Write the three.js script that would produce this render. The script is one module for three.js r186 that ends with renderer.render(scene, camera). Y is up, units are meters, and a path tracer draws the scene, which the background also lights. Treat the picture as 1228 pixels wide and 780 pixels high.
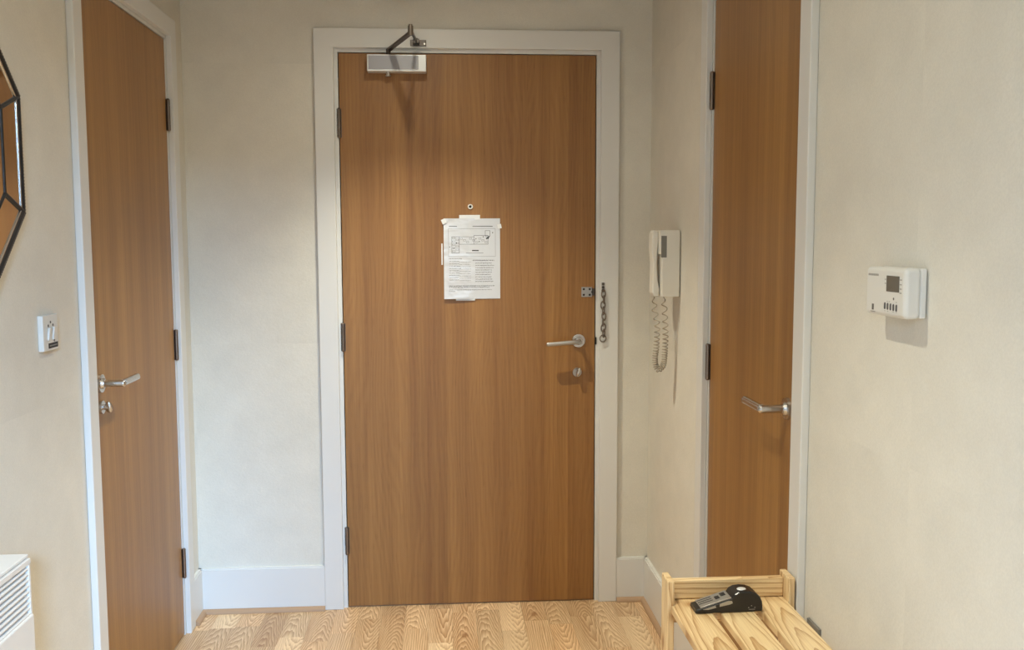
import * as THREE from 'three';
import { RoundedBoxGeometry } from 'three/addons/geometries/RoundedBoxGeometry.js';
import { RectAreaLightUniformsLib } from 'three/addons/lights/RectAreaLightUniformsLib.js';
import { mergeGeometries } from 'three/addons/utils/BufferGeometryUtils.js';

// ------------------------------------------------------------------ camera, sky, lights, exposure
const scene = new THREE.Scene();
const camera = new THREE.PerspectiveCamera(2 * Math.atan(390 / 1137.71) * 180 / Math.PI, 1228 / 780, 0.05, 60);
camera.rotation.order = 'YXZ';
camera.rotation.set(-0.0911, -0.07047, -0.00307);
camera.position.set(-0.0918, 1.3799, 3.4864);
scene.add(camera);

const renderer = new THREE.WebGLRenderer({ antialias: true });
renderer.toneMapping = THREE.LinearToneMapping;
renderer.toneMappingExposure = 0.89;
renderer.shadowMap.enabled = true;
scene.background = new THREE.Color(0.5, 0.72, 1.0);   // pale sky, outside the living area windows only
RectAreaLightUniformsLib.init();
const LAMP = { power: 6.6, spill: 0.85, color: new THREE.Color(1.0, 0.95, 0.76), angle: 0.80, penumbra: 1.0 };   // candela in the beam and in the wide spill of the reflector
// two high windows of the living area behind the hallway: cool daylight
const WINDOWS = [
  { w: 0.95, h: 1.15, x: 1.43, y: 3.36, power: 285, color: new THREE.Color(0.35, 0.62, 1.0) },
  { w: 1.30, h: 1.3, x: -3.5, y: 3.5, power: 165, color: new THREE.Color(0.58, 0.74, 1.0) }];

// ------------------------------------------------------------------ room measures (metres)
const XL = -1.0096, XR = 0.6693, CEIL = 2.30, HIGH = 4.4, CORNER = 5.0, ZEND = 9.0, XFAR = 3.2, XNEAR = -4.5, T = 0.14;
for (const [i, w] of WINDOWS.entries()) {
  const l = new THREE.RectAreaLight(w.color, w.power, w.w, w.h); l.name = 'window_daylight_' + (i + 1);
  l.position.set(w.x, w.y, ZEND - 0.02); scene.add(l);   // shines along -z, into the flat
}

// ------------------------------------------------------------------ random + noise
function rng(seed) { let s = seed >>> 0; return () => { s = (s + 0x6D2B79F5) | 0; let t = Math.imul(s ^ (s >>> 15), 1 | s); t = (t + Math.imul(t ^ (t >>> 7), 61 | t)) ^ t; return ((t ^ (t >>> 14)) >>> 0) / 4294967296; }; }
const rand = rng(71);
function hash(x, y, s) { let h = Math.imul(x | 0, 374761393) + Math.imul(y | 0, 668265263) + Math.imul(s | 0, 1442695041); h = Math.imul(h ^ (h >>> 13), 1274126177); return ((h ^ (h >>> 16)) >>> 0) / 4294967296; }
function vnoise(x, y, s = 0) {
  const xi = Math.floor(x), yi = Math.floor(y), fx = x - xi, fy = y - yi, u = fx * fx * (3 - 2 * fx), v = fy * fy * (3 - 2 * fy);
  const a = hash(xi, yi, s), b = hash(xi + 1, yi, s), c = hash(xi, yi + 1, s), d = hash(xi + 1, yi + 1, s);
  return a + (b - a) * u + (c - a) * v + (a - b - c + d) * u * v;
}
function fbm(x, y, s, n = 3) { let a = 0, w = 0.5, t = 0; for (let i = 0; i < n; i++) { a += w * vnoise(x, y, s + i * 17); t += w; x *= 2.03; y *= 2.03; w *= 0.5; } return a / t; }

// ------------------------------------------------------------------ textures
function dataTex(w, h, fill, srgb = true) {
  const d = new Uint8Array(w * h * 4);
  for (let y = 0; y < h; y++) for (let x = 0; x < w; x++) {
    const c = fill(x, y), i = (y * w + x) * 4;
    d[i] = c[0]; d[i + 1] = c[1]; d[i + 2] = c[2]; d[i + 3] = 255;
  }
  const t = new THREE.DataTexture(d, w, h);
  t.wrapS = t.wrapT = THREE.RepeatWrapping; t.magFilter = THREE.LinearFilter; t.minFilter = THREE.LinearFilter;
  if (srgb) t.colorSpace = THREE.SRGBColorSpace;
  t.needsUpdate = true; return t;
}
const mix3 = (a, b, t) => [a[0] + (b[0] - a[0]) * t, a[1] + (b[1] - a[1]) * t, a[2] + (b[2] - a[2]) * t];
const clamp01 = (t) => Math.max(0, Math.min(1, t));

// veneer of the doors: 1.0 m across, 2.1 m along, vertical leaves of slightly different tone
function veneerTexture(seed, light, dark) {
  const W = 1024, H = 2048, cuts = [0], r = rng(seed);
  while (cuts[cuts.length - 1] < 1) cuts.push(cuts[cuts.length - 1] + 0.075 + r() * 0.11);
  const tone = cuts.map(() => r()), crown = cuts.map(() => r());
  return dataTex(W, H, (px, py) => {
    const x = px / W, y = py / H * 2.1;
    let k = 0; while (k + 1 < cuts.length && cuts[k + 1] <= x) k++;
    const mid = (cuts[k] + (cuts[k + 1] ?? 1)) / 2, dx = (x - mid) / 0.05;
    const warp = fbm(x * 6, y * 1.4, seed + k * 9, 3) - 0.5;
    let g;
    if (crown[k] > 0.6) g = Math.sin(2 * Math.PI * (dx * dx * 2.1 + y * 1.6 + warp * 3.2));
    else g = Math.sin(2 * Math.PI * (x * 60 + warp * 9));
    const fine = fbm(x * 420, y * 5, seed + 3, 2) - 0.5, streak = fbm(x * 42, y * 0.8, seed + 5, 4) - 0.5;
    const pore = Math.max(0, vnoise(x * 640, y * 26, seed + 7) - 0.72) * 1.5;
    const t = clamp01(0.45 + 0.045 * g + 0.22 * fine + 0.50 * streak + (tone[k] - 0.5) * 0.26 + pore * 0.4);
    return mix3(light, dark, t);
  });
}
// long boards with flowering grain: n columns side by side, each column one board wide
function boardTexture(seed, n, len, width, cols, opt) {
  const W = 1024, H = 1024;
  return dataTex(W, H, (px, py) => {
    const c = Math.floor(px / W * n), x = (px / W * n - c - 0.5) * width, y = py / H * len, s = seed + c * 31;
    const x0 = (hash(c, 1, seed) - 0.5) * width * 0.5, crown = hash(c, 2, seed);
    const warp = fbm(x * 30, y * 3.0, s, 4) - 0.5, q = (x - x0) / (width * 0.5);
    let p;
    if (crown > 0.34) p = q * q * opt.arch + (hash(c, 3, seed) > 0.5 ? y : -y) * opt.along * (0.6 + 0.9 * hash(c, 7, seed)) + warp * opt.warp;
    else p = x * opt.across + warp * opt.warp * 0.8 + y * 0.8;
    let g = p - Math.floor(p); g = Math.pow(g, opt.sharp);
    const knot = hash(c, 5, seed) > opt.knots ? 0 : Math.exp(-(((x - x0 * 0.6) / 0.011) ** 2 + ((y - len * (0.25 + 0.5 * hash(c, 6, seed))) / 0.015) ** 2));
    const fine = fbm(x * 700, y * 14, s + 3, 2) - 0.5, tone = (hash(c, 4, seed) - 0.5) * opt.tone, patch = fbm(x * 12, y * 3, s + 9, 2) - 0.5;
    const t = clamp01(opt.base + opt.depth * g + 0.42 * fine + tone + 0.4 * patch + knot * 0.7);
    return mix3(cols[0], cols[1], t);
  });
}
const veneerMain = veneerTexture(11, [178, 131, 70], [112, 69, 25]);
const veneerSide = veneerTexture(47, [174, 129, 68], [114, 72, 27]);
const floorTex = [0, 1].map((i) => boardTexture(200 + i * 77, 4, 0.7, 0.086, [[248, 220, 180], [158, 114, 74]], { arch: 4.2, along: 17, across: 150, warp: 3.6, sharp: 1.3, depth: 0.62, base: 0.12, tone: 0.3, knots: 0.12 }));
const pineTex = boardTexture(901, 4, 0.9, 0.075, [[243, 217, 170], [160, 112, 64]], { arch: 2.6, along: 5.5, across: 95, warp: 2.0, sharp: 4.0, depth: 0.62, base: 0.1, tone: 0.12, knots: 0.45 });
const plasterBump = dataTex(512, 512, (x, y) => { const v = 255 * (0.5 * fbm(x / 6, y / 6, 5, 3) + 0.5 * fbm(x / 2.2, y / 2.2, 9, 2)); return [v, v, v]; }, false);
const plasterTint = dataTex(512, 512, (x, y) => { const v = 0.96 + 0.05 * (fbm(x / 40, y / 40, 31, 4) - 0.5) + 0.03 * (hash(x, y, 3) - 0.5); return [255 * v, 255 * v, 252 * v]; });

// ------------------------------------------------------------------ materials
const M = {};
const std = (o) => new THREE.MeshStandardMaterial(o), phy = (o) => new THREE.MeshPhysicalMaterial(o);
M.wall = std({ color: new THREE.Color(0.79, 0.755, 0.685), roughness: 0.85, map: plasterTint, bumpMap: plasterBump, bumpScale: 0.0006 });
M.living = std({ color: new THREE.Color(0.20, 0.19, 0.18), roughness: 0.9 });
M.ceiling = std({ color: new THREE.Color(0.80, 0.79, 0.76), roughness: 0.9 });
M.trim = phy({ color: new THREE.Color(0.73, 0.725, 0.70), roughness: 0.42, clearcoat: 0.15, clearcoatRoughness: 0.3 });
M.doorMain = phy({ map: veneerMain, roughness: 0.5, clearcoat: 0.4, clearcoatRoughness: 0.42 });
M.doorSide = phy({ map: veneerSide, roughness: 0.5, clearcoat: 0.4, clearcoatRoughness: 0.4 });
M.threshold = std({ color: new THREE.Color(0.30, 0.18, 0.09), roughness: 0.6 });
M.bead = std({ color: new THREE.Color(0.42, 0.27, 0.16), roughness: 0.55 });
M.floorUnder = std({ color: new THREE.Color(0.22, 0.14, 0.08), roughness: 0.8 });
M.floor = [];
for (const t of floorTex) for (const k of [1.0, 0.9, 0.8]) M.floor.push(phy({ map: t, color: new THREE.Color(k, k * 0.98, k * 0.95), roughness: 0.42, clearcoat: 0.2, clearcoatRoughness: 0.35 }));
M.pine = phy({ map: pineTex, roughness: 0.42, clearcoat: 0.35, clearcoatRoughness: 0.25 });
M.chrome = std({ color: new THREE.Color(0.62, 0.60, 0.58), metalness: 1, roughness: 0.22 });
M.satin = std({ color: new THREE.Color(0.50, 0.49, 0.48), metalness: 1, roughness: 0.38 });
M.darkMetal = std({ color: new THREE.Color(0.12, 0.105, 0.095), metalness: 1, roughness: 0.4 });
M.bronze = std({ color: new THREE.Color(0.24, 0.20, 0.17), metalness: 1, roughness: 0.32 });
M.black = std({ color: new THREE.Color(0.012, 0.012, 0.013), roughness: 0.45 });
M.blackGloss = phy({ color: new THREE.Color(0.006, 0.006, 0.007), roughness: 0.4, clearcoat: 0.2, clearcoatRoughness: 0.15 });
M.dark = std({ color: new THREE.Color(0.02, 0.02, 0.02), roughness: 0.8 });
M.plastic = phy({ color: new THREE.Color(0.71, 0.70, 0.66), roughness: 0.4, clearcoat: 0.2, clearcoatRoughness: 0.3 });
M.plasticCream = phy({ color: new THREE.Color(0.76, 0.73, 0.66), roughness: 0.42, clearcoat: 0.15, clearcoatRoughness: 0.3 });
M.heater = std({ color: new THREE.Color(0.78, 0.77, 0.75), roughness: 0.45 });
M.steel = std({ color: new THREE.Color(0.24, 0.24, 0.245), metalness: 0.3, roughness: 0.6 });
M.mirror = std({ color: new THREE.Color(0.85, 0.85, 0.84), metalness: 1, roughness: 0.03 });
M.closerFace = std({ color: new THREE.Color(0.36, 0.355, 0.38), metalness: 0.5, roughness: 0.45 });
M.closerCap = std({ color: new THREE.Color(0.82, 0.84, 0.85), metalness: 0.35, roughness: 0.3 });
M.silverPaint = std({ color: new THREE.Color(0.42, 0.41, 0.39), metalness: 0.7, roughness: 0.35 });
M.white = std({ color: new THREE.Color(0.85, 0.85, 0.84), roughness: 0.4 });
M.lcd = phy({ color: new THREE.Color(0.10, 0.10, 0.085), roughness: 0.25, clearcoat: 0.5, clearcoatRoughness: 0.1 });
M.print = std({ color: new THREE.Color(0.10, 0.09, 0.085), roughness: 0.6 });
M.greyPrint = std({ color: new THREE.Color(0.35, 0.33, 0.30), roughness: 0.6 });
M.grey = std({ color: new THREE.Color(0.20, 0.19, 0.17), roughness: 0.5 });
M.glass = phy({ color: 0xffffff, transmission: 1, thickness: 0, roughness: 0, ior: 1.5 });
M.cord = std({ color: new THREE.Color(0.42, 0.37, 0.29), roughness: 0.5 });
M.tape = phy({ color: new THREE.Color(0.86, 0.87, 0.88), roughness: 0.25, clearcoat: 0.8, clearcoatRoughness: 0.15 });
M.lampGlow = std({ color: 0xffffff, emissive: LAMP.color, emissiveIntensity: 6 });

// ------------------------------------------------------------------ helpers
const taken = new Map();
function numbered(name) { const n = taken.get(name) ?? 0; taken.set(name, n + 1); return n ? name + '_' + String(n).padStart(3, '0') : name; }
function mesh(name, geo, mat, parent, pos) {
  const m = new THREE.Mesh(geo, mat); m.name = name; m.castShadow = m.receiveShadow = true;
  if (pos) m.position.set(...pos);
  (parent ?? scene).add(m); return m;
}
function part(name, parent, pos, label) { const g = new THREE.Group(); g.name = name; if (pos) g.position.set(...pos); if (label) g.userData.label = label; parent.add(g); return g; }
function thing(name, label, category, pos = [0, 0, 0], turn = 0, group, kind) {
  const g = new THREE.Group(); g.name = numbered(name); g.position.set(...pos); g.rotation.y = turn;
  g.userData = { label, category }; if (group) g.userData.group = group; if (kind) g.userData.kind = kind;
  scene.add(g); return g;
}
const structure = (name, label, category, pos, turn) => { const g = thing(name, label, category, pos, turn); g.userData.kind = 'structure'; return g; };
function structureMesh(name, geo, mat, label, category) { const m = mesh(name, geo, mat); m.userData = { label, category, kind: 'structure' }; return m; }
// uv in metres: v runs along the grain axis
function grainUV(geo, axis = 'y', su = 1, sv = 1, ou = 0, ov = 0) {
  const p = geo.attributes.position, n = geo.attributes.normal, uv = new Float32Array(p.count * 2), ai = 'xyz'.indexOf(axis);
  for (let i = 0; i < p.count; i++) {
    const c = [p.getX(i), p.getY(i), p.getZ(i)], m = [Math.abs(n.getX(i)), Math.abs(n.getY(i)), Math.abs(n.getZ(i))];
    let ni = m.indexOf(Math.max(...m)), ui;
    if (ni === ai) { ui = (ai + 1) % 3; } else ui = 3 - ai - ni;
    uv[i * 2] = c[ui] * su + ou; uv[i * 2 + 1] = (ni === ai ? c[3 - ai - ui] : c[ai]) * sv + ov;
  }
  geo.setAttribute('uv', new THREE.BufferAttribute(uv, 2)); return geo;
}
function bx(x0, x1, y0, y1, z0, z1, axis = 'y') { const g = new THREE.BoxGeometry(x1 - x0, y1 - y0, z1 - z0); g.translate((x0 + x1) / 2, (y0 + y1) / 2, (z0 + z1) / 2); return grainUV(g, axis); }
function rbx(x0, x1, y0, y1, z0, z1, r = 0.003, axis = 'y', seg = 2) { const g = new RoundedBoxGeometry(x1 - x0, y1 - y0, z1 - z0, seg, r); g.translate((x0 + x1) / 2, (y0 + y1) / 2, (z0 + z1) / 2); return grainUV(g, axis); }
const merge = (list) => mergeGeometries(list.map((g) => { const h = g.index ? g.toNonIndexed() : g; for (const k of Object.keys(h.attributes)) if (!['position', 'normal', 'uv'].includes(k)) h.deleteAttribute(k); return h; }));
function cyl(r0, r1, len, axis, pos, seg = 24) {   // len along axis, centred at pos; r1 at the + end
  const g = new THREE.CylinderGeometry(r1, r0, len, seg);
  if (axis === 'x') g.rotateZ(-Math.PI / 2); if (axis === 'z') g.rotateX(Math.PI / 2);
  g.translate(...pos); return g;
}
function rod(a, b, r, seg = 14, r2 = r) {
  const A = new THREE.Vector3(...a), B = new THREE.Vector3(...b), d = B.clone().sub(A), g = new THREE.CylinderGeometry(r2, r, d.length(), seg);
  g.applyQuaternion(new THREE.Quaternion().setFromUnitVectors(new THREE.Vector3(0, 1, 0), d.clone().normalize())); g.translate(...A.add(B).multiplyScalar(0.5).toArray()); return g;
}
function bar(a, b, w, h) {   // flat bar from a to b, h tall (y), w wide
  const A = new THREE.Vector3(...a), B = new THREE.Vector3(...b), d = B.clone().sub(A), L = d.length(), g = new RoundedBoxGeometry(w, h, L, 2, Math.min(w, h) * 0.25);
  g.applyQuaternion(new THREE.Quaternion().setFromUnitVectors(new THREE.Vector3(0, 0, 1), d.clone().normalize())); g.translate(...A.add(B).multiplyScalar(0.5).toArray()); return g;
}
function extrude(points, depth, bevel = 0, seg = 2) {
  const s = new THREE.Shape(points.map(([x, y]) => new THREE.Vector2(x, y)));
  return new THREE.ExtrudeGeometry(s, { depth: depth - 2 * bevel, bevelEnabled: bevel > 0, bevelSize: bevel, bevelThickness: bevel, bevelOffset: -bevel, bevelSegments: seg, curveSegments: 12 }).translate(0, 0, bevel);
}
const LEFT = Math.PI / 2, RIGHT = -Math.PI / 2;   // facing a side wall: local z comes out of the wall

// ------------------------------------------------------------------ shell: walls with door openings, ceiling, rear window wall
// door openings (clear width between the walls, height)
const D1 = { c: 0, w: 0.926, h: 2.040 }, D2 = { c: 0.586, w: 0.762, h: 2.040 }, D3 = { c: 1.152, w: 0.686, h: 2.040 };
const half = (d) => d.w / 2 + 0.032, top = (d) => d.h + 0.034;
structureMesh('wall_back', merge([
  bx(XL - T, -half(D1), 0, CEIL, -T, 0), bx(half(D1), XR + T, 0, CEIL, -T, 0), bx(-half(D1), half(D1), top(D1), CEIL, -T, 0)]), M.wall, 'cream painted end wall of the hallway around the entrance door', 'wall');
structureMesh('wall_left', merge([
  bx(XL - T, XL, 0, CEIL, 0, D2.c - half(D2)), bx(XL - T, XL, 0, CEIL, D2.c + half(D2), CORNER), bx(XL - T, XL, top(D2), CEIL, D2.c - half(D2), D2.c + half(D2))]), M.wall, 'cream painted hallway wall carrying the octagonal mirror and the panel heater', 'wall');
structureMesh('wall_right', merge([
  bx(XR, XR + T, 0, CEIL, 0, D3.c - half(D3)), bx(XR, XR + T, 0, CEIL, D3.c + half(D3), CORNER), bx(XR, XR + T, top(D3), CEIL, D3.c - half(D3), D3.c + half(D3))]), M.wall, 'cream painted hallway wall carrying the thermostat and the intercom handset', 'wall');
structureMesh('wall_living', merge([bx(XR + T, XFAR + T, 0, HIGH, CORNER - T, CORNER), bx(XNEAR - T, XL - T, 0, HIGH, CORNER - T, CORNER), bx(XL - T, XR + T, CEIL + 0.1, HIGH, CORNER - T, CORNER),
  bx(XFAR, XFAR + T, 0, HIGH, CORNER, ZEND + T), bx(XNEAR - T, XNEAR, 0, HIGH, CORNER, ZEND + T)]), M.living, 'grey-brown painted walls of the tall living area behind the hallway', 'wall');
{
  const xs = [XNEAR], pieces = [], sorted = [...WINDOWS].sort((p, q) => p.x - q.x);
  for (const w of sorted) {
    const x0 = w.x - w.w / 2 - 0.06, x1 = w.x + w.w / 2 + 0.06;
    pieces.push(bx(xs[xs.length - 1], x0, 0, HIGH, ZEND, ZEND + T), bx(x0, x1, 0, w.y - w.h / 2 - 0.06, ZEND, ZEND + T), bx(x0, x1, w.y + w.h / 2 + 0.06, HIGH, ZEND, ZEND + T)); xs.push(x1);
  }
  pieces.push(bx(xs[xs.length - 1], XFAR, 0, HIGH, ZEND, ZEND + T));
  structureMesh('wall_rear', merge(pieces), M.living, 'grey-brown painted wall with the high living area windows', 'wall');
}
structureMesh('ceiling', merge([bx(XL - T, XR + T, CEIL, CEIL + 0.1, -T, CORNER), bx(XNEAR - T, XFAR + T, HIGH, HIGH + 0.1, CORNER - T, ZEND + T)]), M.ceiling, 'plain white ceiling above the hallway', 'ceiling');
// cupboards and landing behind the doors, so that no daylight comes round the leaves
structureMesh('wall_closet', merge([bx(XL - 0.5, XL - 0.46, 0, CEIL, 0.05, 1.15), bx(XR + 0.46, XR + 0.5, 0, CEIL, 0.7, 1.65), bx(-0.65, 0.65, 0, CEIL, -0.5, -0.46)]), M.wall, 'unlit closet walls behind the closed doors', 'wall');
WINDOWS.forEach((d, i) => {
  const w = structure('window_' + (i + 1), ['white framed high window in the wide part of the living area, beyond the heater', 'white framed high window in the living area, on the thermostat side'][1 - i], 'window', [d.x, d.y, ZEND + 0.06]);
  const hw = d.w / 2 + 0.06, hh = d.h / 2 + 0.06;
  mesh('window_frame', merge([bx(-hw, -hw + 0.06, -hh, hh, -0.04, 0.04), bx(hw - 0.06, hw, -hh, hh, -0.04, 0.04), bx(-hw + 0.06, hw - 0.06, hh - 0.06, hh, -0.04, 0.04), bx(-hw + 0.06, hw - 0.06, -hh, -hh + 0.06, -0.04, 0.04)]), M.trim, w);
  mesh('pane', bx(-hw + 0.06, hw - 0.06, -hh + 0.06, hh - 0.06, -0.004, 0.004), M.glass, w);
});

// ------------------------------------------------------------------ floor: laminate strips, one mesh each near the door, long boards further back
{
  const fl = structure('floor', 'oak laminate strip floor of the hallway', 'floor');
  mesh('subfloor', merge([bx(XL - T, XR + T, -0.06, -0.009, -T, CORNER), bx(XNEAR - T, XFAR + T, -0.06, -0.009, CORNER, ZEND + T)]), M.floorUnder, fl);
  const SW = 0.086, r = rng(5), GAP = 0.0005;
  let n = 0;
  const strip = (x0, x1, z0, z1, col, v0) => {
    const g = new THREE.BoxGeometry(x1 - x0 - GAP, 0.008, z1 - z0 - GAP);
    g.translate((x0 + x1) / 2, -0.004, (z0 + z1) / 2);
    const p = g.attributes.position, uv = new Float32Array(p.count * 2);
    for (let i = 0; i < p.count; i++) { uv[i * 2] = (col + 0.03 + 0.94 * (p.getX(i) - x0) / SW) / 4; uv[i * 2 + 1] = v0 + (p.getZ(i) - z0) / 0.7; }
    g.setAttribute('uv', new THREE.BufferAttribute(uv, 2));
    mesh('plank', g, M.floor[Math.floor(r() * M.floor.length)], fl);
  };
  let k = 0;
  for (let x = XL - 0.012; x < XR; x += SW, k++) {
    const x1 = Math.min(x + SW, XR);
    let z = -0.05 - r() * 0.28;
    while (z < 1.25) {
      const L = 0.26 + r() * 0.2, a = Math.max(z, -0.05), b = z + L;
      if (b > a + 0.02) strip(x, x1, a, b, Math.floor(r() * 4), r() * 0.3);
      z = b;
    }
    strip(x, x1, z, CORNER, Math.floor(r() * 4), r());     // the rest of this row, behind the frame
  }
  for (let x = XNEAR; x < XFAR; x += SW * 3) strip(x, Math.min(x + SW * 3, XFAR), CORNER, ZEND, 0, r());
}

// ------------------------------------------------------------------ skirting boards with a wood quadrant bead
const SK = 0.168, ST = 0.015;
function skirting(name, len, pos, turn, label) {   // local x 0..len along the wall, z out of it
  const g = structure(name, label, 'baseboard', pos, turn);
  mesh('skirting_board', merge([bx(0, len, 0, SK - 0.005, 0, ST, 'x'), bx(0, len, SK - 0.005, SK, 0, ST - 0.004, 'x')]), M.trim, g);
  const q = []; for (let i = 0; i <= 6; i++) q.push([0.016 * Math.sin(i / 6 * Math.PI / 2), 0.016 * Math.cos(i / 6 * Math.PI / 2)]);
  const s = new THREE.Shape([new THREE.Vector2(0, 0), ...q.reverse().map(([x, y]) => new THREE.Vector2(x, y))]);
  const qb = new THREE.ExtrudeGeometry(s, { depth: len, bevelEnabled: false });
  // profile x -> z (out), extrusion z -> x (along)
  const m = new THREE.Matrix4().set(0, 0, 1, 0, 0, 1, 0, 0, 1, 0, 0, ST, 0, 0, 0, 1);
  qb.applyMatrix4(m); const p = qb.index ? qb : qb; // the matrix mirrors, so turn the faces round
  const pos3 = p.attributes.position.array; for (let i = 0; i < pos3.length; i += 9) for (let c = 0; c < 3; c++) { const t = pos3[i + 3 + c]; pos3[i + 3 + c] = pos3[i + 6 + c]; pos3[i + 6 + c] = t; }
  p.computeVertexNormals();
  mesh('quadrant_bead', p, M.bead, g);
  return g;
}
const A1 = 0.5484, AW = 0.06;     // architrave outer half width of the entrance door; face width of the others
const D2a = D2.c - D2.w / 2 - 0.015 - AW, D2b = D2.c + D2.w / 2 + 0.016 + AW, D3a = D3.c - D3.w / 2 - 0.015 - AW, D3b = D3.c + D3.w / 2 + 0.015 + AW;
skirting('baseboard_back', -A1 - XL, [XL, 0, 0], 0, 'white skirting board on the end wall, hinge side of the entrance door');
skirting('baseboard_corner', XR - A1, [A1, 0, 0], 0, 'short white skirting board on the end wall, below the intercom corner');
skirting('baseboard_left', D2a - 0.002, [XL, 0, D2a - 0.001], LEFT, 'short white skirting board between the lockable cupboard door and the corner');
skirting('baseboard_near', 4.4 - D2b, [XL, 0, 4.4], LEFT, 'white skirting board running below the panel heater');
skirting('baseboard_right', D3a - 0.002, [XR, 0, 0.001], RIGHT, 'white skirting board below the intercom handset');
skirting('baseboard_rack', CORNER - D3b - 0.002, [XR, 0, D3b + 0.001], RIGHT, 'white skirting board behind the pine slatted rack');

// ------------------------------------------------------------------ doors
function hinge(parent, x, y, z, r = 0.0062, len = 0.102) {
  const h = part('hinge', parent, [x, y, z]);
  mesh('knuckle', merge([cyl(r, r, len * 0.60, 'y', [0, 0, 0], 16), cyl(r, r, len * 0.17, 'y', [0, len * 0.40, 0], 16), cyl(r, r, len * 0.17, 'y', [0, -len * 0.40, 0], 16),
    cyl(r * 0.8, r * 0.8, len * 0.98, 'y', [0, 0, 0], 12), cyl(r * 1.05, r * 0.7, 0.004, 'y', [0, len * 0.5, 0], 16), cyl(r * 0.7, r * 1.05, 0.004, 'y', [0, -len * 0.5, 0], 16)]), M.bronze, h);
  mesh('hinge_plate', bx(-0.0085, 0.0085, -len / 2, len / 2, -0.0075, -0.0045), M.darkMetal, h);
}
function lever(parent, pos, dir, { straight = false, droop = 0 } = {}) {    // dir: sign of local x towards which the lever points
  const h = part('lever_handle', parent, pos);
  mesh('rose', merge([cyl(0.0255, 0.0245, 0.007, 'z', [0, 0, 0.0035], 36), cyl(0.0155, 0.013, 0.006, 'z', [0, 0, 0.010], 28)]), M.chrome, h);
  if (straight) {
    const pts = [new THREE.Vector3(0, 0, 0.008), new THREE.Vector3(0, 0, 0.036), new THREE.Vector3(dir * 0.006, 0, 0.049), new THREE.Vector3(dir * 0.024, -droop * 0.1, 0.054), new THREE.Vector3(dir * 0.118, -droop, 0.055)];
    const curve = new THREE.CatmullRomCurve3(pts, false, 'catmullrom', 0.35);
    mesh('lever', merge([new THREE.TubeGeometry(curve, 40, 0.0082, 16), new THREE.SphereGeometry(0.0082, 16, 10).translate(dir * 0.118, -droop, 0.055)]), M.satin, h);
  } else {
    mesh('lever', merge([cyl(0.0095, 0.0095, 0.052, 'z', [0, 0, 0.034], 24), new THREE.SphereGeometry(0.0095, 20, 14).translate(0, 0, 0.060), cyl(0.0095, 0.0095, 0.116, 'x', [dir * 0.058, 0.001, 0.060], 24)]), M.chrome, h);
  }
  return h;
}
function makeDoor(n, d, pos, turn, hingeSide, mat, labels, cas) {
  const g = structure('door_' + n, labels[0], 'door', pos, turn), w2 = d.w / 2;
  const leafGeo = rbx(-w2, w2, 0.005, d.h, -0.046, -0.002, 0.0015);
  grainUV(leafGeo, 'y', 1, 1 / 2.1, 0.5 + n * 0.137, 0.0);
  mesh('leaf', leafGeo, mat, g);
  for (const y of [1.793, 1.022, 0.258]) hinge(g, hingeSide * (w2 + 0.0015), y, 0.0045);
  // frame: lining, stops and architrave
  const t = structure('trim_' + n, labels[1], 'door frame', pos, turn);
  const j0 = w2 + 0.003, j1 = w2 + 0.031, jt0 = d.h + 0.003, jt1 = d.h + 0.033;
  mesh('lining', bx(-j1, -j0, 0, jt1, -T, 0.0), M.trim, t); mesh('lining', bx(j0, j1, 0, jt1, -T, 0.0), M.trim, t); mesh('lining', bx(-j0, j0, jt0, jt1, -T, 0.0), M.trim, t);
  mesh('door_stop', merge([bx(-j0, -j0 + 0.014, 0, jt0, -0.062, -0.049), bx(j0 - 0.014, j0, 0, jt0, -0.062, -0.049), bx(-j0, j0, jt0 - 0.014, jt0, -0.062, -0.049)]), M.trim, t);
  mesh('threshold', bx(-j0, j0, 0.0, 0.003, -0.10, -0.008), M.threshold, t);
  const { inner, outer, tin, tout, th } = cas;
  mesh('architrave', extrude([[-outer, 0], [-inner, 0], [-inner, tin], [inner, tin], [inner, 0], [outer, 0], [outer, tout], [-outer, tout]], th, 0.0025), M.trim, t);
  return [g, t];
}
const [entrance, entranceFrame] = makeDoor(1, D1, [0, 0, 0], 0, -1, M.doorMain,
  ['oak veneer entrance door with closer, spyhole and taped notice', 'wide white frame and architrave around the entrance door'], { inner: 0.480, outer: A1, tin: 2.056, tout: 2.124, th: 0.018 });
const [lockDoor] = makeDoor(2, D2, [XL, 0, D2.c], LEFT, 1, M.doorSide,
  ['oak veneer cupboard door with lever handle and thumb turn, beside the mirror', 'white frame and architrave around the door beside the mirror'], { inner: D2.w / 2 + 0.014, outer: D2.w / 2 + 0.014 + AW, tin: D2.h + 0.014, tout: D2.h + 0.014 + AW, th: 0.018 });
const [plainDoor] = makeDoor(3, D3, [XR, 0, D3.c], RIGHT, -1, M.doorSide,
  ['narrow oak veneer door with lever handle, behind the pine rack', 'white frame and architrave around the door beside the thermostat'], { inner: D3.w / 2 + 0.014, outer: D3.w / 2 + 0.014 + AW, tin: D3.h + 0.014, tout: D3.h + 0.014 + AW, th: 0.018 });
const F = -0.002;   // leaf face
lever(entrance, [0.4017, 1.0, F], -1, { straight: true, droop: 0.008 });
lever(lockDoor, [-D2.w / 2 + 0.055, 0.998, F], 1);
lever(plainDoor, [D3.w / 2 - 0.058, 0.998, F], -1);
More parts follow.
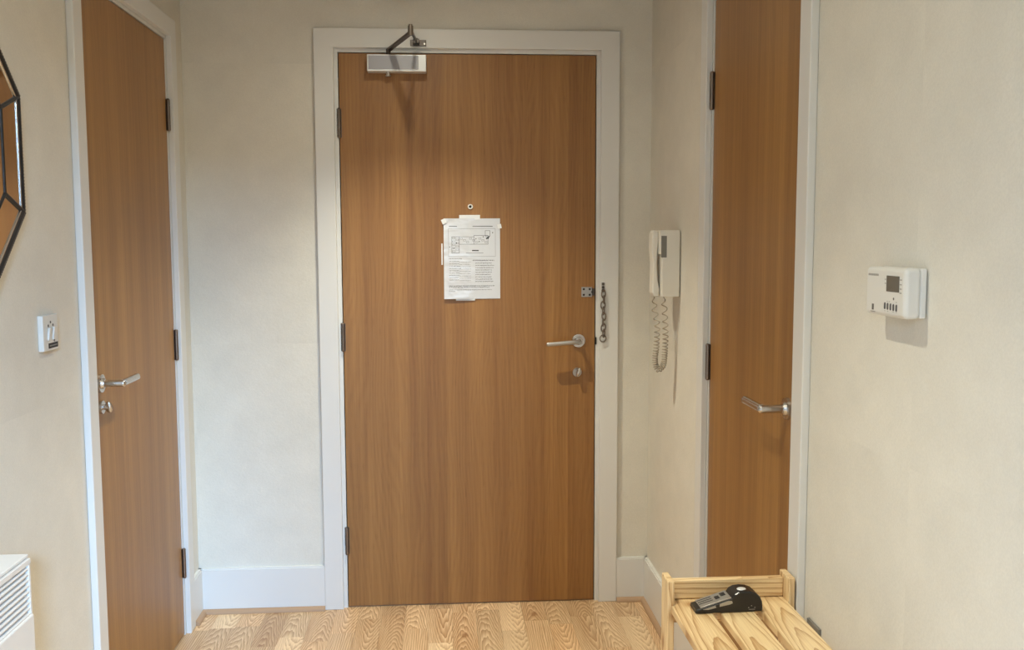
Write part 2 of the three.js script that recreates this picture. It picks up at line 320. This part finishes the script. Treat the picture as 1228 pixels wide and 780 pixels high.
function thumbTurn(parent, pos, tilt) {
  const h = part('thumb_turn', parent, pos);
  mesh('rose', cyl(0.0185, 0.0175, 0.007, 'z', [0, 0, 0.0035], 32), M.chrome, h);
  const k = new THREE.SphereGeometry(0.010, 20, 14); k.scale(0.62, 1.7, 1.0); k.rotateZ(tilt); k.translate(0, 0, 0.021);
  mesh('turn_knob', merge([cyl(0.008, 0.0065, 0.016, 'z', [0, 0, 0.013], 20), k]), M.chrome, h);
}
{
  // entrance: small cylinder turn, spyhole, keeper plate of the chain, closer, latch
  const h = part('thumb_turn', entrance, [0.3975, 0.881, F]);
  mesh('rose', cyl(0.0175, 0.016, 0.006, 'z', [0, 0, 0.003], 32), M.satin, h);
  const k = new THREE.SphereGeometry(0.010, 20, 14); k.scale(0.75, 1.75, 0.9); k.rotateZ(-0.35); k.translate(0.002, 0.003, 0.022);
  mesh('turn_knob', merge([cyl(0.008, 0.0065, 0.016, 'z', [0, 0, 0.013], 20), k]), M.chrome, h);
  const s = part('spyhole', entrance, [0.0032, 1.4956, F]);
  mesh('bezel', new THREE.TorusGeometry(0.0072, 0.0024, 10, 28).translate(0, 0, 0.002), M.white, s);
  mesh('lens', new THREE.SphereGeometry(0.0062, 20, 10).scale(1, 1, 0.35), M.blackGloss, s);
  const pl = part('chain_keeper', entrance, [0.4335, 1.181, F], 'small square metal plate with four screws');
  mesh('plate', rbx(-0.021, 0.019, -0.0185, 0.0185, 0, 0.003, 0.0012), M.satin, pl);
  mesh('slot_bracket', merge([rbx(0.019, 0.027, -0.013, 0.013, 0, 0.012, 0.001), rbx(0.015, 0.027, -0.003, 0.003, 0.003, 0.009, 0.001)]), M.darkMetal, pl);
  for (const [x, y] of [[-0.012, 0.0105], [0.010, 0.0105], [-0.012, -0.0105], [0.010, -0.0105]]) mesh('screw', cyl(0.0042, 0.0036, 0.0018, 'z', [x, y, 0.0037], 14), M.dark, pl);
  mesh('strike', rbx(0.4645, 0.470, 0.985, 1.012, -0.006, 0.0035, 0.001), M.dark, entranceFrame);
  // overhead closer
  const c = part('door_closer', entrance, [0, 0, F], 'silver overhead closer with folding arm');
  mesh('closer_body', rbx(-0.359, -0.1505, 1.970, 2.0285, 0, 0.046, 0.0025), M.closerCap, c);
  mesh('closer_face', rbx(-0.354, -0.178, 1.9765, 2.024, 0.0445, 0.0475, 0.001), M.closerFace, c);
  mesh('spindle', merge([cyl(0.0085, 0.0085, 0.014, 'y', [-0.286, 1.964, 0.024], 20), cyl(0.011, 0.011, 0.004, 'y', [-0.286, 1.9565, 0.024], 20)]), M.chrome, c);
  mesh('spindle_cap', cyl(0.009, 0.008, 0.022, 'y', [-0.284, 2.038, 0.030], 20), M.darkMetal, c);
  mesh('closer_arm', merge([bar([-0.284, 2.047, 0.024], [-0.196, 2.050, 0.300], 0.019, 0.007), bar([-0.250, 2.049, 0.13], [-0.200, 2.053, 0.285], 0.012, 0.006)]), M.darkMetal, c);
  mesh('elbow_joint', merge([cyl(0.009, 0.009, 0.030, 'y', [-0.196, 2.057, 0.300], 20), cyl(0.0065, 0.0065, 0.005, 'y', [-0.196, 2.0745, 0.300], 16)]), M.bronze, c);
  mesh('closer_forearm', bar([-0.196, 2.060, 0.300], [-0.184, 2.074, 0.045], 0.016, 0.006), M.darkMetal, c);
  const br = mesh('arm_bracket', merge([rbx(-0.207, -0.150, 2.062, 2.084, 0.0202, 0.0245, 0.001), rbx(-0.196, -0.174, 2.066, 2.082, 0.024, 0.055, 0.002), cyl(0.006, 0.006, 0.022, 'y', [-0.185, 2.074, 0.045], 16)]), M.darkMetal, c);
  mesh('screw', cyl(0.0045, 0.0035, 0.002, 'z', [-0.156, 2.070, 0.0255], 14), M.chrome, br);
}
thumbTurn(lockDoor, [-D2.w / 2 + 0.055, 0.934, F], 0.3);

// ------------------------------------------------------------------ notice taped to the entrance door
{
  const cv = document.createElement('canvas'); cv.width = 840; cv.height = 1188; const c = cv.getContext('2d'), r = rng(88);
  c.fillStyle = '#d6d9e0'; c.fillRect(0, 0, 840, 1188);
  c.strokeStyle = '#55565c'; c.lineWidth = 3; c.strokeRect(70, 150, 700, 410);
  c.fillStyle = '#3a3b40'; c.fillRect(80, 112, 120, 10); c.fillRect(430, 112, 300, 9);
  c.strokeStyle = '#3c3d42'; c.lineWidth = 5;
  c.strokeRect(120, 270, 110, 240); c.strokeRect(230, 270, 220, 110); c.strokeRect(450, 250, 210, 130); c.strokeRect(620, 180, 70, 80);
  c.lineWidth = 3;
  for (let i = 0; i < 9; i++) { c.strokeRect(130 + (i % 2) * 50, 280 + i * 24, 42, 20); c.strokeRect(245 + i * 46, 285 + (i % 3) * 26, 34, 22); }
  for (const [x, y] of [[150, 440], [190, 360], [480, 300], [530, 340], [640, 300], [590, 270], [90, 420], [730, 210]]) { c.fillStyle = '#222326'; c.beginPath(); c.arc(x, y, 8, 0, 7); c.fill(); }
  c.fillStyle = '#18191b'; c.beginPath(); c.moveTo(625, 290); c.lineTo(690, 255); c.lineTo(665, 305); c.fill();
  c.fillRect(420, 465, 100, 16); c.fillStyle = '#6a6b70'; c.fillRect(330, 505, 260, 6);
  const words = (x, y, len, h, col) => { c.fillStyle = col; let p = x; while (p < x + len) { const w = 8 + r() * 30; for (let q = p; q < Math.min(p + w, x + len); q += 6) c.fillRect(q, y + (r() < 0.3 ? -3 : 0), 4, h + (r() < 0.3 ? 3 : 0)); p += w + 8; } };
  words(75, 590, 200, 8, '#404146'); words(430, 612, 320, 13, '#2b2c30');
  for (let i = 0; i < 9; i++) { words(80, 630 + i * 34, 130 + r() * 60, 8, '#5a5b60'); words(470, 655 + i * 34, 200 + r() * 90, 9, '#35363a'); words(230, 640 + i * 34, 170, 7, '#85868c'); }
  words(75, 990, 680, 11, '#2f3034'); words(75, 1012, 600, 9, '#2f3034'); words(75, 1050, 640, 8, '#4a4b50'); words(75, 1072, 90, 8, '#4a4b50');
  const tex = new THREE.CanvasTexture(cv); tex.colorSpace = THREE.SRGBColorSpace;
  const t = thing('paper_notice', 'white printed notice in a clear plastic sleeve taped to the entrance door', 'notice', [0.0082, 1.306, F]);
  const W = 0.206, H = 0.294, NX = 84, NY = 130;
  const lift = (x, y) => {                                     // the sleeve stands off at one long edge and is crumpled there
    const u = x / W + 0.5, v = y / H + 0.5, loose = clamp01((0.66 - u) / 0.22);
    const sag = 0.0050 * Math.pow(Math.max(0, 0.62 - u) / 0.62, 1.15);
    const crumple = loose * (0.0042 * fbm(u * 3 + 3, v * 8.5, 61, 3) + 0.0013 * fbm(u * 8, v * 24, 67, 2)) + 0.0009 * fbm(u * 6 + 9, v * 9, 71, 3);
    return 0.0012 + sag + crumple;
  };
  const sheet = (dz, col) => {
    const g = new THREE.PlaneGeometry(W, H, NX, NY), p = g.attributes.position;
    for (let i = 0; i < p.count; i++) p.setZ(i, lift(p.getX(i), p.getY(i)) + dz);
    g.computeVertexNormals(); return g;
  };
  mesh('printed_sheet', sheet(0), phy({ map: tex, roughness: 0.5, clearcoat: 1.0, clearcoatRoughness: 0.26, side: THREE.DoubleSide }), t);
  mesh('tape', rbx(-0.046, 0.030, 0.142, 0.1595, 0.0018, 0.0034, 0.0006), M.tape, t);
  const tl = mesh('tape', rbx(-0.008, 0.008, -0.009, 0.009, 0.0, 0.0008, 0.0003), M.tape, t, [-0.102, 0.136, 0.0105]); tl.rotation.z = 0.4;
  const tr = mesh('tape', rbx(-0.007, 0.007, -0.008, 0.008, 0.0, 0.0008, 0.0003), M.tape, t, [0.101, 0.118, 0.0035]); tr.rotation.z = 0.2;
  mesh('tape', rbx(-0.112, -0.107, -0.022, 0.056, 0.0005, 0.002, 0.0005), M.tape, t);
  mesh('tape', rbx(-0.060, 0.010, -0.1535, -0.140, 0.0028, 0.0038, 0.0004), M.tape, t);
}

// ------------------------------------------------------------------ security chain hanging on the architrave
{
  const t = thing('security_chain', 'dark metal security chain hanging on the entrance door frame', 'door chain', [0.4905, 1.211, 0.018]);
  mesh('anchor_plate', rbx(-0.006, 0.006, -0.030, 0.006, 0, 0.0025, 0.001), M.satin, t);
  mesh('anchor_screw', merge([cyl(0.0052, 0.0045, 0.003, 'z', [0, 0, 0.004], 14), cyl(0.0052, 0.0045, 0.003, 'z', [0, -0.012, 0.004], 14), cyl(0.0065, 0.005, 0.008, 'z', [0, -0.024, 0.006], 16)]), M.darkMetal, t);
  const link = new THREE.TorusGeometry(0.0078, 0.0023, 8, 22); link.scale(1, 1.75, 1);
  let y = -0.036;
  const turns = [0.25, 1.2, -0.25, 1.0, 0.35, 1.25, -0.2, 0.9];
  for (let i = 0; i < 8; i++) { const m = mesh('chain_link', link, M.bronze, t, [0.002 * Math.sin(i * 2.1), y, 0.011]); m.rotation.set(0, turns[i], 0.22 * Math.sin(i * 1.7)); y -= 0.0208; }
  const end = mesh('end_ring', new THREE.TorusGeometry(0.0125, 0.0023, 8, 28), M.bronze, t, [-0.001, y + 0.001, 0.009]); end.rotation.y = 0.3;
}

// ------------------------------------------------------------------ octagonal mirror
{
  const ap = 0.2934, ai = 0.2085, t = thing('octagonal_mirror', 'octagonal wall mirror in a black beaded frame with panelled glass border', 'mirror', [XL, 1.5617, 1.6605], LEFT);
  const oct = (a) => Array.from({ length: 8 }, (_, i) => { const th = Math.PI / 8 + i * Math.PI / 4, R = a / Math.cos(Math.PI / 8); return [R * Math.cos(th), R * Math.sin(th)]; });
  const O = oct(ap), I = oct(ai);
  mesh('backing', extrude(oct(ap - 0.002), 0.012), M.black, t);
  mesh('mirror_glass', extrude(oct(ai - 0.002), 0.006, 0.001).translate(0, 0, 0.012), M.mirror, t);
  for (let i = 0; i < 8; i++) {
    const j = (i + 1) % 8;
    mesh('mirror_panel', extrude([I[i], O[i], O[j], I[j]], 0.004).translate(0, 0, 0.012), M.mirror, t);
  }
  for (let i = 0; i < 8; i++) {
    const j = (i + 1) % 8;
    mesh('frame_bar', rod([...O[i], 0.013], [...O[j], 0.013], 0.0078, 10), M.black, t);
    const k = (ap - 0.0105) / ap;
    mesh('silver_strip', rod([O[i][0] * k, O[i][1] * k, 0.0165], [O[j][0] * k, O[j][1] * k, 0.0165], 0.0028, 8), M.chrome, t);
    mesh('came', rod([...I[i], 0.017], [...O[i], 0.017], 0.0042, 8), M.black, t);
    mesh('came', rod([...I[i], 0.017], [...I[j], 0.017], 0.0042, 8), M.black, t);
  }
  const beads = [], ball = new THREE.SphereGeometry(0.0042, 6, 5);
  for (let i = 0; i < 8; i++) { const j = (i + 1) % 8; for (let k = 0; k < 36; k++) { const s = k / 36, e = 1.024; beads.push(ball.clone().translate((O[i][0] + (O[j][0] - O[i][0]) * s) * e, (O[i][1] + (O[j][1] - O[i][1]) * s) * e, 0.015)); } }
  const be = mesh('beaded_edging', merge(beads), M.black, t); be.userData.kind = 'stuff';
}

// ------------------------------------------------------------------ light switch
{
  const t = thing('wall_switch', 'small white wall switch plate with a black label strip, below the mirror', 'switch', [XL, 1.1675, 1.245], LEFT);
  mesh('plate', rbx(-0.041, 0.041, -0.041, 0.041, 0, 0.0125, 0.002), M.plastic, t);
  for (const x of [-0.013, 0.013]) { const m = mesh('rocker', rbx(-0.0065, 0.0065, -0.0145, 0.0145, 0, 0.005, 0.001), M.plastic, t, [x, -0.002, 0.0125]); m.rotation.x = 0.12; }
  for (const [x, y] of [[0, 0.024], [-0.013, 0.0165], [0.013, 0.0165], [0.017, -0.0195]]) mesh('marking', cyl(0.0032, 0.0032, 0.0006, 'z', [x, y, 0.0127], 12), M.print, t);
  mesh('label_strip', rbx(-0.016, 0.036, -0.036, -0.024, 0.0124, 0.0134, 0.0004), M.black, t);
  const dots = []; for (let i = 0; i < 7; i++) dots.push(bx(-0.010 + i * 0.006, -0.0065 + i * 0.006, -0.0315, -0.0285, 0.01335, 0.0136));
  mesh('label_print', merge(dots), M.greyPrint, t);
}

// ------------------------------------------------------------------ panel heater with louvred grille
{
  const z0 = 1.585, z1 = 2.33, L = z1 - z0, yT = 0.758, yB = 0.315, D = 0.090;
  const t = thing('panel_heater', 'white wall-mounted panel heater with dark louvre slots', 'heater', [XL, 0, z1], LEFT);   // local x 0..L, 0 = z1
  mesh('back_case', merge([bx(0.004, L - 0.004, yB + 0.01, yT - 0.008, 0.014, 0.018), bx(0.004, 0.008, yB + 0.01, yT - 0.008, 0.018, 0.062), bx(L - 0.008, L - 0.004, yB + 0.01, yT - 0.008, 0.018, 0.062), bx(0.008, L - 0.008, yB + 0.01, yB + 0.014, 0.018, 0.062)]), M.steel, t);
  for (const x of [0.14, L - 0.14]) mesh('wall_bracket', bx(x - 0.02, x + 0.02, yB + 0.06, yT - 0.05, 0, 0.014), M.grey, t);
  mesh('top_cover', rbx(0, L, yT - 0.007, yT, 0.012, D - 0.004, 0.002), M.heater, t);
  mesh('front_panel', rbx(0, L, yB, 0.636, 0.060, D + 0.002, 0.004), M.heater, t);
  mesh('grille_frame', merge([rbx(0, L, 0.738, yT - 0.0085, 0.060, D, 0.0015), rbx(L - 0.008, L, 0.634, 0.74, 0.060, D - 0.001, 0.0015), rbx(0, 0.008, 0.634, 0.74, 0.060, D - 0.001, 0.0015)]), M.heater, t);
  const slat = rbx(0.008, L - 0.008, -0.0022, 0.0022, -0.006, 0.006, 0.0008, 'x');
  for (let i = 0; i < 9; i++) { const m = mesh('louvre', slat, M.heater, t, [0, 0.7305 - i * 0.01145, D - 0.0075]); m.rotation.x = 0.30; }
}

// ------------------------------------------------------------------ intercom handset with coiled cord
{
  const t = thing('intercom_handset', 'cream wall intercom handset with a coiled cord hanging below', 'intercom', [XR, 1.297, 0.420], RIGHT);   // local x = +z, z out of the wall
  mesh('back_plate', rbx(-0.036, 0.034, -0.100, 0.104, 0, 0.004, 0.001), M.plasticCream, t);
  mesh('base', rbx(-0.045, 0.045, -0.1075, 0.1075, 0.004, 0.062, 0.003), M.plasticCream, t);
  mesh('cradle', rbx(-0.030, 0.0448, 0.030, 0.107, 0.058, 0.069, 0.003), M.plasticCream, t);
  mesh('side_window', rbx(0.0440, 0.0458, 0.020, 0.0895, 0.0475, 0.0655, 0.0006), M.grey, t);
  const hs = extrude([[0.070, 0.106], [0.083, 0.108], [0.090, 0.098], [0.091, 0.05], [0.086, 0.0], [0.087, -0.05], [0.088, -0.095], [0.082, -0.108], [0.066, -0.107], [0.063, -0.085], [0.070, -0.055], [0.073, 0.0], [0.071, 0.05], [0.068, 0.085]], 0.050, 0.004);
  hs.rotateY(-Math.PI / 2).translate(0.020, 0, 0);   // profile x -> z
  mesh('handset', hs, M.plasticCream, t);
  // cord: a U hanging from the handset, coiled
  const pts = [[-0.010, -0.107, 0.076], [-0.006, -0.150, 0.074], [-0.002, -0.200, 0.066], [-0.008, -0.27, 0.066], [-0.014, -0.330, 0.068], [-0.010, -0.352, 0.058], [-0.002, -0.338, 0.045], [0.004, -0.28, 0.040], [0.008, -0.22, 0.040], [0.016, -0.15, 0.046], [0.020, -0.107, 0.050]].map((p) => new THREE.Vector3(...p));
  const path = new THREE.CatmullRomCurve3(pts), N = 1500, helix = [];
  const fr = path.computeFrenetFrames(N, false); let ph = 0;
  for (let i = 0; i <= N; i++) {
    const u = i / N, p = path.getPointAt(u), edge = Math.min(1, Math.min(u, 1 - u) / 0.05);
    const dense = Math.exp(-(((u - 0.50) / 0.20) ** 2)); ph += (2 * Math.PI / N) * (16 + 62 * dense);
    const R = 0.0085 * edge;
    helix.push(p.clone().addScaledVector(fr.normals[i], R * Math.cos(ph)).addScaledVector(fr.binormals[i], R * Math.sin(ph)));
  }
  mesh('coiled_cord', new THREE.TubeGeometry(new THREE.CatmullRomCurve3(helix), 1500, 0.0019, 5), M.cord, t);
}

// ------------------------------------------------------------------ heating thermostat
{
  const t = thing('thermostat', 'white heating programmer with small grey display and five buttons', 'thermostat', [XR, 1.290, 1.970], RIGHT);
  mesh('back_plate', rbx(-0.068, 0.0695, -0.0395, 0.0405, 0.0015, 0.012, 0.003), M.plastic, t);
  mesh('cover', rbx(-0.070, 0.070, -0.0405, 0.0405, 0.0105, 0.038, 0.008, 'y', 4), M.plastic, t);
  mesh('wall_gasket', rbx(-0.062, 0.060, -0.034, 0.034, 0.0, 0.003, 0.0008), M.plastic, t);
  const fz = 0.038;
  mesh('display', rbx(0.007, 0.051, 0.0015, 0.0275, fz - 0.001, fz + 0.0006, 0.0004), M.lcd, t);
  const btn = new THREE.CapsuleGeometry(0.0026, 0.0065, 4, 10).scale(1, 1, 0.6);
  for (let i = 0; i < 5; i++) mesh('button', btn, M.print, t, [0.0035 + i * 0.0100, -0.0225 - 0.0003 * i, fz]);
  mesh('marking', merge([cyl(0.0022, 0.0022, 0.0005, 'z', [0.033, -0.0095, fz], 10)]), M.print, t);
  mesh('marking', rbx(-0.044, -0.037, -0.032, -0.022, fz - 0.0003, fz + 0.0002, 0.0001), M.print, t);
  const pr = [];
  for (let i = 0; i < 8; i++) pr.push(bx(-0.0600 + i * 0.0048, -0.0562 + i * 0.0048, 0.0255, 0.0290, fz - 0.0002, fz + 0.0003));
  for (let i = 0; i < 6; i++) pr.push(bx(-0.0490 + i * 0.0030, -0.0468 + i * 0.0030, -0.0355, -0.0342, fz - 0.0002, fz + 0.0003));
  for (const y of [0.021, 0.0145]) pr.push(bx(0.0005, 0.0050, y - 0.0008, y + 0.0008, fz - 0.0002, fz + 0.0003));
  for (const y of [0.022, 0.0145, 0.0075, 0.001]) pr.push(bx(0.0525, 0.0590, y - 0.0009, y + 0.0009, fz - 0.0002, fz + 0.0003));
  for (const x of [0.012, 0.019, 0.043]) pr.push(bx(x - 0.002, x + 0.002, -0.0152, -0.0142, fz - 0.0002, fz + 0.0003));
  for (const x of [0.004, 0.014, 0.033, 0.044]) pr.push(bx(x - 0.0017, x + 0.0017, -0.0312, -0.0303, fz - 0.0002, fz + 0.0003));
  mesh('printed_text', merge(pr), M.greyPrint, t).userData.kind = 'stuff';
}

// ------------------------------------------------------------------ socket behind the rack
{
  const t = thing('socket_plate', 'grey socket plate on the wall just behind the pine rack', 'socket', [XR, 0.538, 1.629], RIGHT);
  mesh('plate', rbx(-0.032, 0.032, -0.043, 0.043, 0, 0.006, 0.0015), M.grey, t);
  for (const [x, y] of [[0, 0.014], [-0.011, -0.006], [0.011, -0.006]]) mesh('pin_hole', bx(x - 0.003, x + 0.003, y - 0.004, y + 0.004, 0.0055, 0.0064), M.dark, t);
}

// ------------------------------------------------------------------ slatted pine rack
{
  const t = thing('pine_rack', 'slatted pine rack with a raised end bar standing against the wall', 'rack', [0.509, 0, 1.89]);
  const X = (x) => x - 0.509, Z = (z) => z - 1.89, r = rng(33);
  const pine = (g, axis) => grainUV(g, axis, 1 / 0.3, 1 / 0.9, r(), r());
  const slatTop = 0.605, th = 0.017, zA = 1.512, zB = 2.268;
  for (const [z0, z1] of [[zA, zA + 0.058], [zB - 0.058, zB]]) for (const [x0, x1] of [[0.3715, 0.3865], [0.6325, 0.6475]])
    mesh('post', pine(rbx(X(x0), X(x1), 0, 0.6575, Z(z0), Z(z1), 0.0035), 'y'), M.pine, t);
  for (const z of [zA + 0.010, zB - 0.028]) {
    mesh('end_bar', pine(rbx(X(0.3865), X(0.6325), 0.606, 0.6475, Z(z), Z(z + 0.018), 0.003, 'x'), 'x'), M.pine, t);
    for (const y of [0.565, 0.225]) mesh('cross_rail', pine(rbx(X(0.3865), X(0.6325), y - 0.010, y + 0.022, Z(z + 0.002), Z(z + 0.020), 0.002, 'x'), 'x'), M.pine, t);
  }
  const slats = [[0.379, 0.4555], [0.4725, 0.5435], [0.5600, 0.6325]];
  slats.forEach(([x0, x1], i) => {
    const a = Z(zA + 0.011), b = Z(zB - 0.011), n0 = Z(zA + 0.060), n1 = Z(zB - 0.060), xi = X(0.3875);
    const pts = i === 0 ? [[xi, a], [X(x1), a], [X(x1), b], [xi, b], [xi, n1], [X(x0), n1], [X(x0), n0], [xi, n0]] : [[X(x0), a], [X(x1), a], [X(x1), b], [X(x0), b]];
    const g = extrude(pts.map(([x, z]) => [x, -z]), th, 0.002).rotateX(-Math.PI / 2).translate(0, slatTop - th, 0);
    const p = g.attributes.position, uv = new Float32Array(p.count * 2), ov = r() * 0.4;
    for (let k = 0; k < p.count; k++) { uv[k * 2] = (i + 0.04 + 0.92 * (p.getX(k) - X(x0)) / (x1 - x0)) / 4; uv[k * 2 + 1] = ov + (p.getZ(k) - a) / 0.9; }
    g.setAttribute('uv', new THREE.BufferAttribute(uv, 2));
    mesh('slat', g, M.pine, t);
    mesh('slat', pine(rbx(X(Math.max(x0, 0.388)), X(x1), 0.247, 0.264, a, b, 0.002, 'z'), 'z'), M.pine, t);
  });
}

// ------------------------------------------------------------------ wedge door stop alarm lying on the rack
{
  const t = thing('door_stop_alarm', 'black and silver wedge-shaped door stop alarm lying on the pine rack', 'alarm', [0.4905, 0.605, 1.597], 0.02);
  t.scale.set(0.93, 0.70, 1);
  // side outline, x from the tip (-) to the round end (+), y up
  const body = [[-0.0780, 0.003], [-0.0770, 0.0125], [-0.070, 0.0145], [0.004, 0.044], [0.010, 0.0555], [0.020, 0.0620], [0.034, 0.0640], [0.048, 0.0620], [0.060, 0.0560], [0.069, 0.0450], [0.074, 0.0310], [0.0755, 0.0150], [0.0745, 0.003], [0.072, 0.0005], [-0.074, 0.0005]];
  mesh('alarm_body', extrude(body, 0.046, 0.004, 3).translate(0, 0, -0.023), M.blackGloss, t);
  // silver top plate along the wedge
  const slope = Math.atan2(0.0295, 0.074);
  const top = new THREE.Group(); top.name = 'top_plate'; top.position.set(-0.070, 0.0150, 0); top.rotation.z = slope; t.add(top);
  mesh('plate', rbx(0.004, 0.079, -0.001, 0.0028, -0.0205, 0.0205, 0.001), M.silverPaint, top);
  mesh('bright_ridge', rod([0.004, 0.0022, 0.0202], [0.079, 0.0022, 0.0202], 0.0016, 10), M.chrome, top);
  for (const z of [-0.012, -0.003, 0.006]) mesh('groove', rbx(0.006, 0.040, 0.0022, 0.0036, z - 0.0012, z + 0.0012, 0.0004), M.black, top);
  mesh('switch_slot', rbx(0.046, 0.057, 0.002, 0.0042, -0.006, 0.008, 0.0008), M.blackGloss, top);
  mesh('indicator', rbx(0.061, 0.073, 0.002, 0.0040, -0.013, 0.002, 0.0008), M.blackGloss, top);
  // silver inlay on the flank
  mesh('flank_inlay', extrude([[-0.062, 0.0135], [-0.004, 0.0375], [0.004, 0.0365], [0.0055, 0.030], [-0.001, 0.0265], [-0.025, 0.0205], [-0.050, 0.0125]], 0.0012).translate(0, 0, 0.0226), M.silverPaint, t);
  mesh('flank_gap', extrude([[-0.034, 0.0252], [-0.024, 0.0292], [-0.0245, 0.0208], [-0.032, 0.0188]], 0.0006).translate(0, 0, 0.0236), M.black, t);
  mesh('button', new THREE.SphereGeometry(0.0105, 24, 12).scale(1, 0.34, 0.8).rotateZ(0.05).translate(0.031, 0.0632, 0.006), M.closerCap, t);
  const marks = [], tri = (x, y) => extrude([[x - 0.0017, y - 0.0013], [x + 0.0017, y - 0.0013], [x, y + 0.0017]], 0.0004).translate(0, 0, 0.0229);
  marks.push(tri(0.049, 0.0205), tri(0.0425, 0.0150), tri(0.0565, 0.0150));
  for (let i = 0; i < 6; i++) marks.push(bx(0.0425 + i * 0.0025, 0.0443 + i * 0.0025, 0.0082, 0.0100, 0.0229, 0.0233));
  mesh('white_print', merge(marks), M.greyPrint, t);
}

// ------------------------------------------------------------------ ceiling downlights in a row along the hallway
for (const [z, where] of [[0.57, 'just before the entrance door'], [1.95, 'above the heater'], [3.3, 'halfway along the hallway'], [4.5, 'at the living area end']]) {
  const t = thing('ceiling_downlight', 'round white ceiling downlight ' + where, 'light', [z < 1 ? -0.18 : -0.13, CEIL, z], 0, 'downlights along the hallway ceiling');
  mesh('bezel', new THREE.TorusGeometry(0.042, 0.006, 10, 36).rotateX(Math.PI / 2).translate(0, -0.003, 0), M.white, t);
  mesh('lamp_glow', cyl(0.037, 0.037, 0.003, 'y', [0, -0.0025, 0], 32), M.lampGlow, t);
  for (const [name, power, angle] of [['downlight_beam', LAMP.power * (z < 1 ? 1.45 : 1), LAMP.angle], ['downlight_spill', LAMP.spill, 1.5]]) {
    const l = new THREE.SpotLight(LAMP.color, power, 0, angle, LAMP.penumbra, 2);
    l.name = name; l.position.set(0, -0.016, 0); l.target.position.set(0, -2, 0); l.castShadow = true; l.shadow.radius = 0.8;
    t.add(l, l.target);
  }
}

renderer.render(scene, camera);
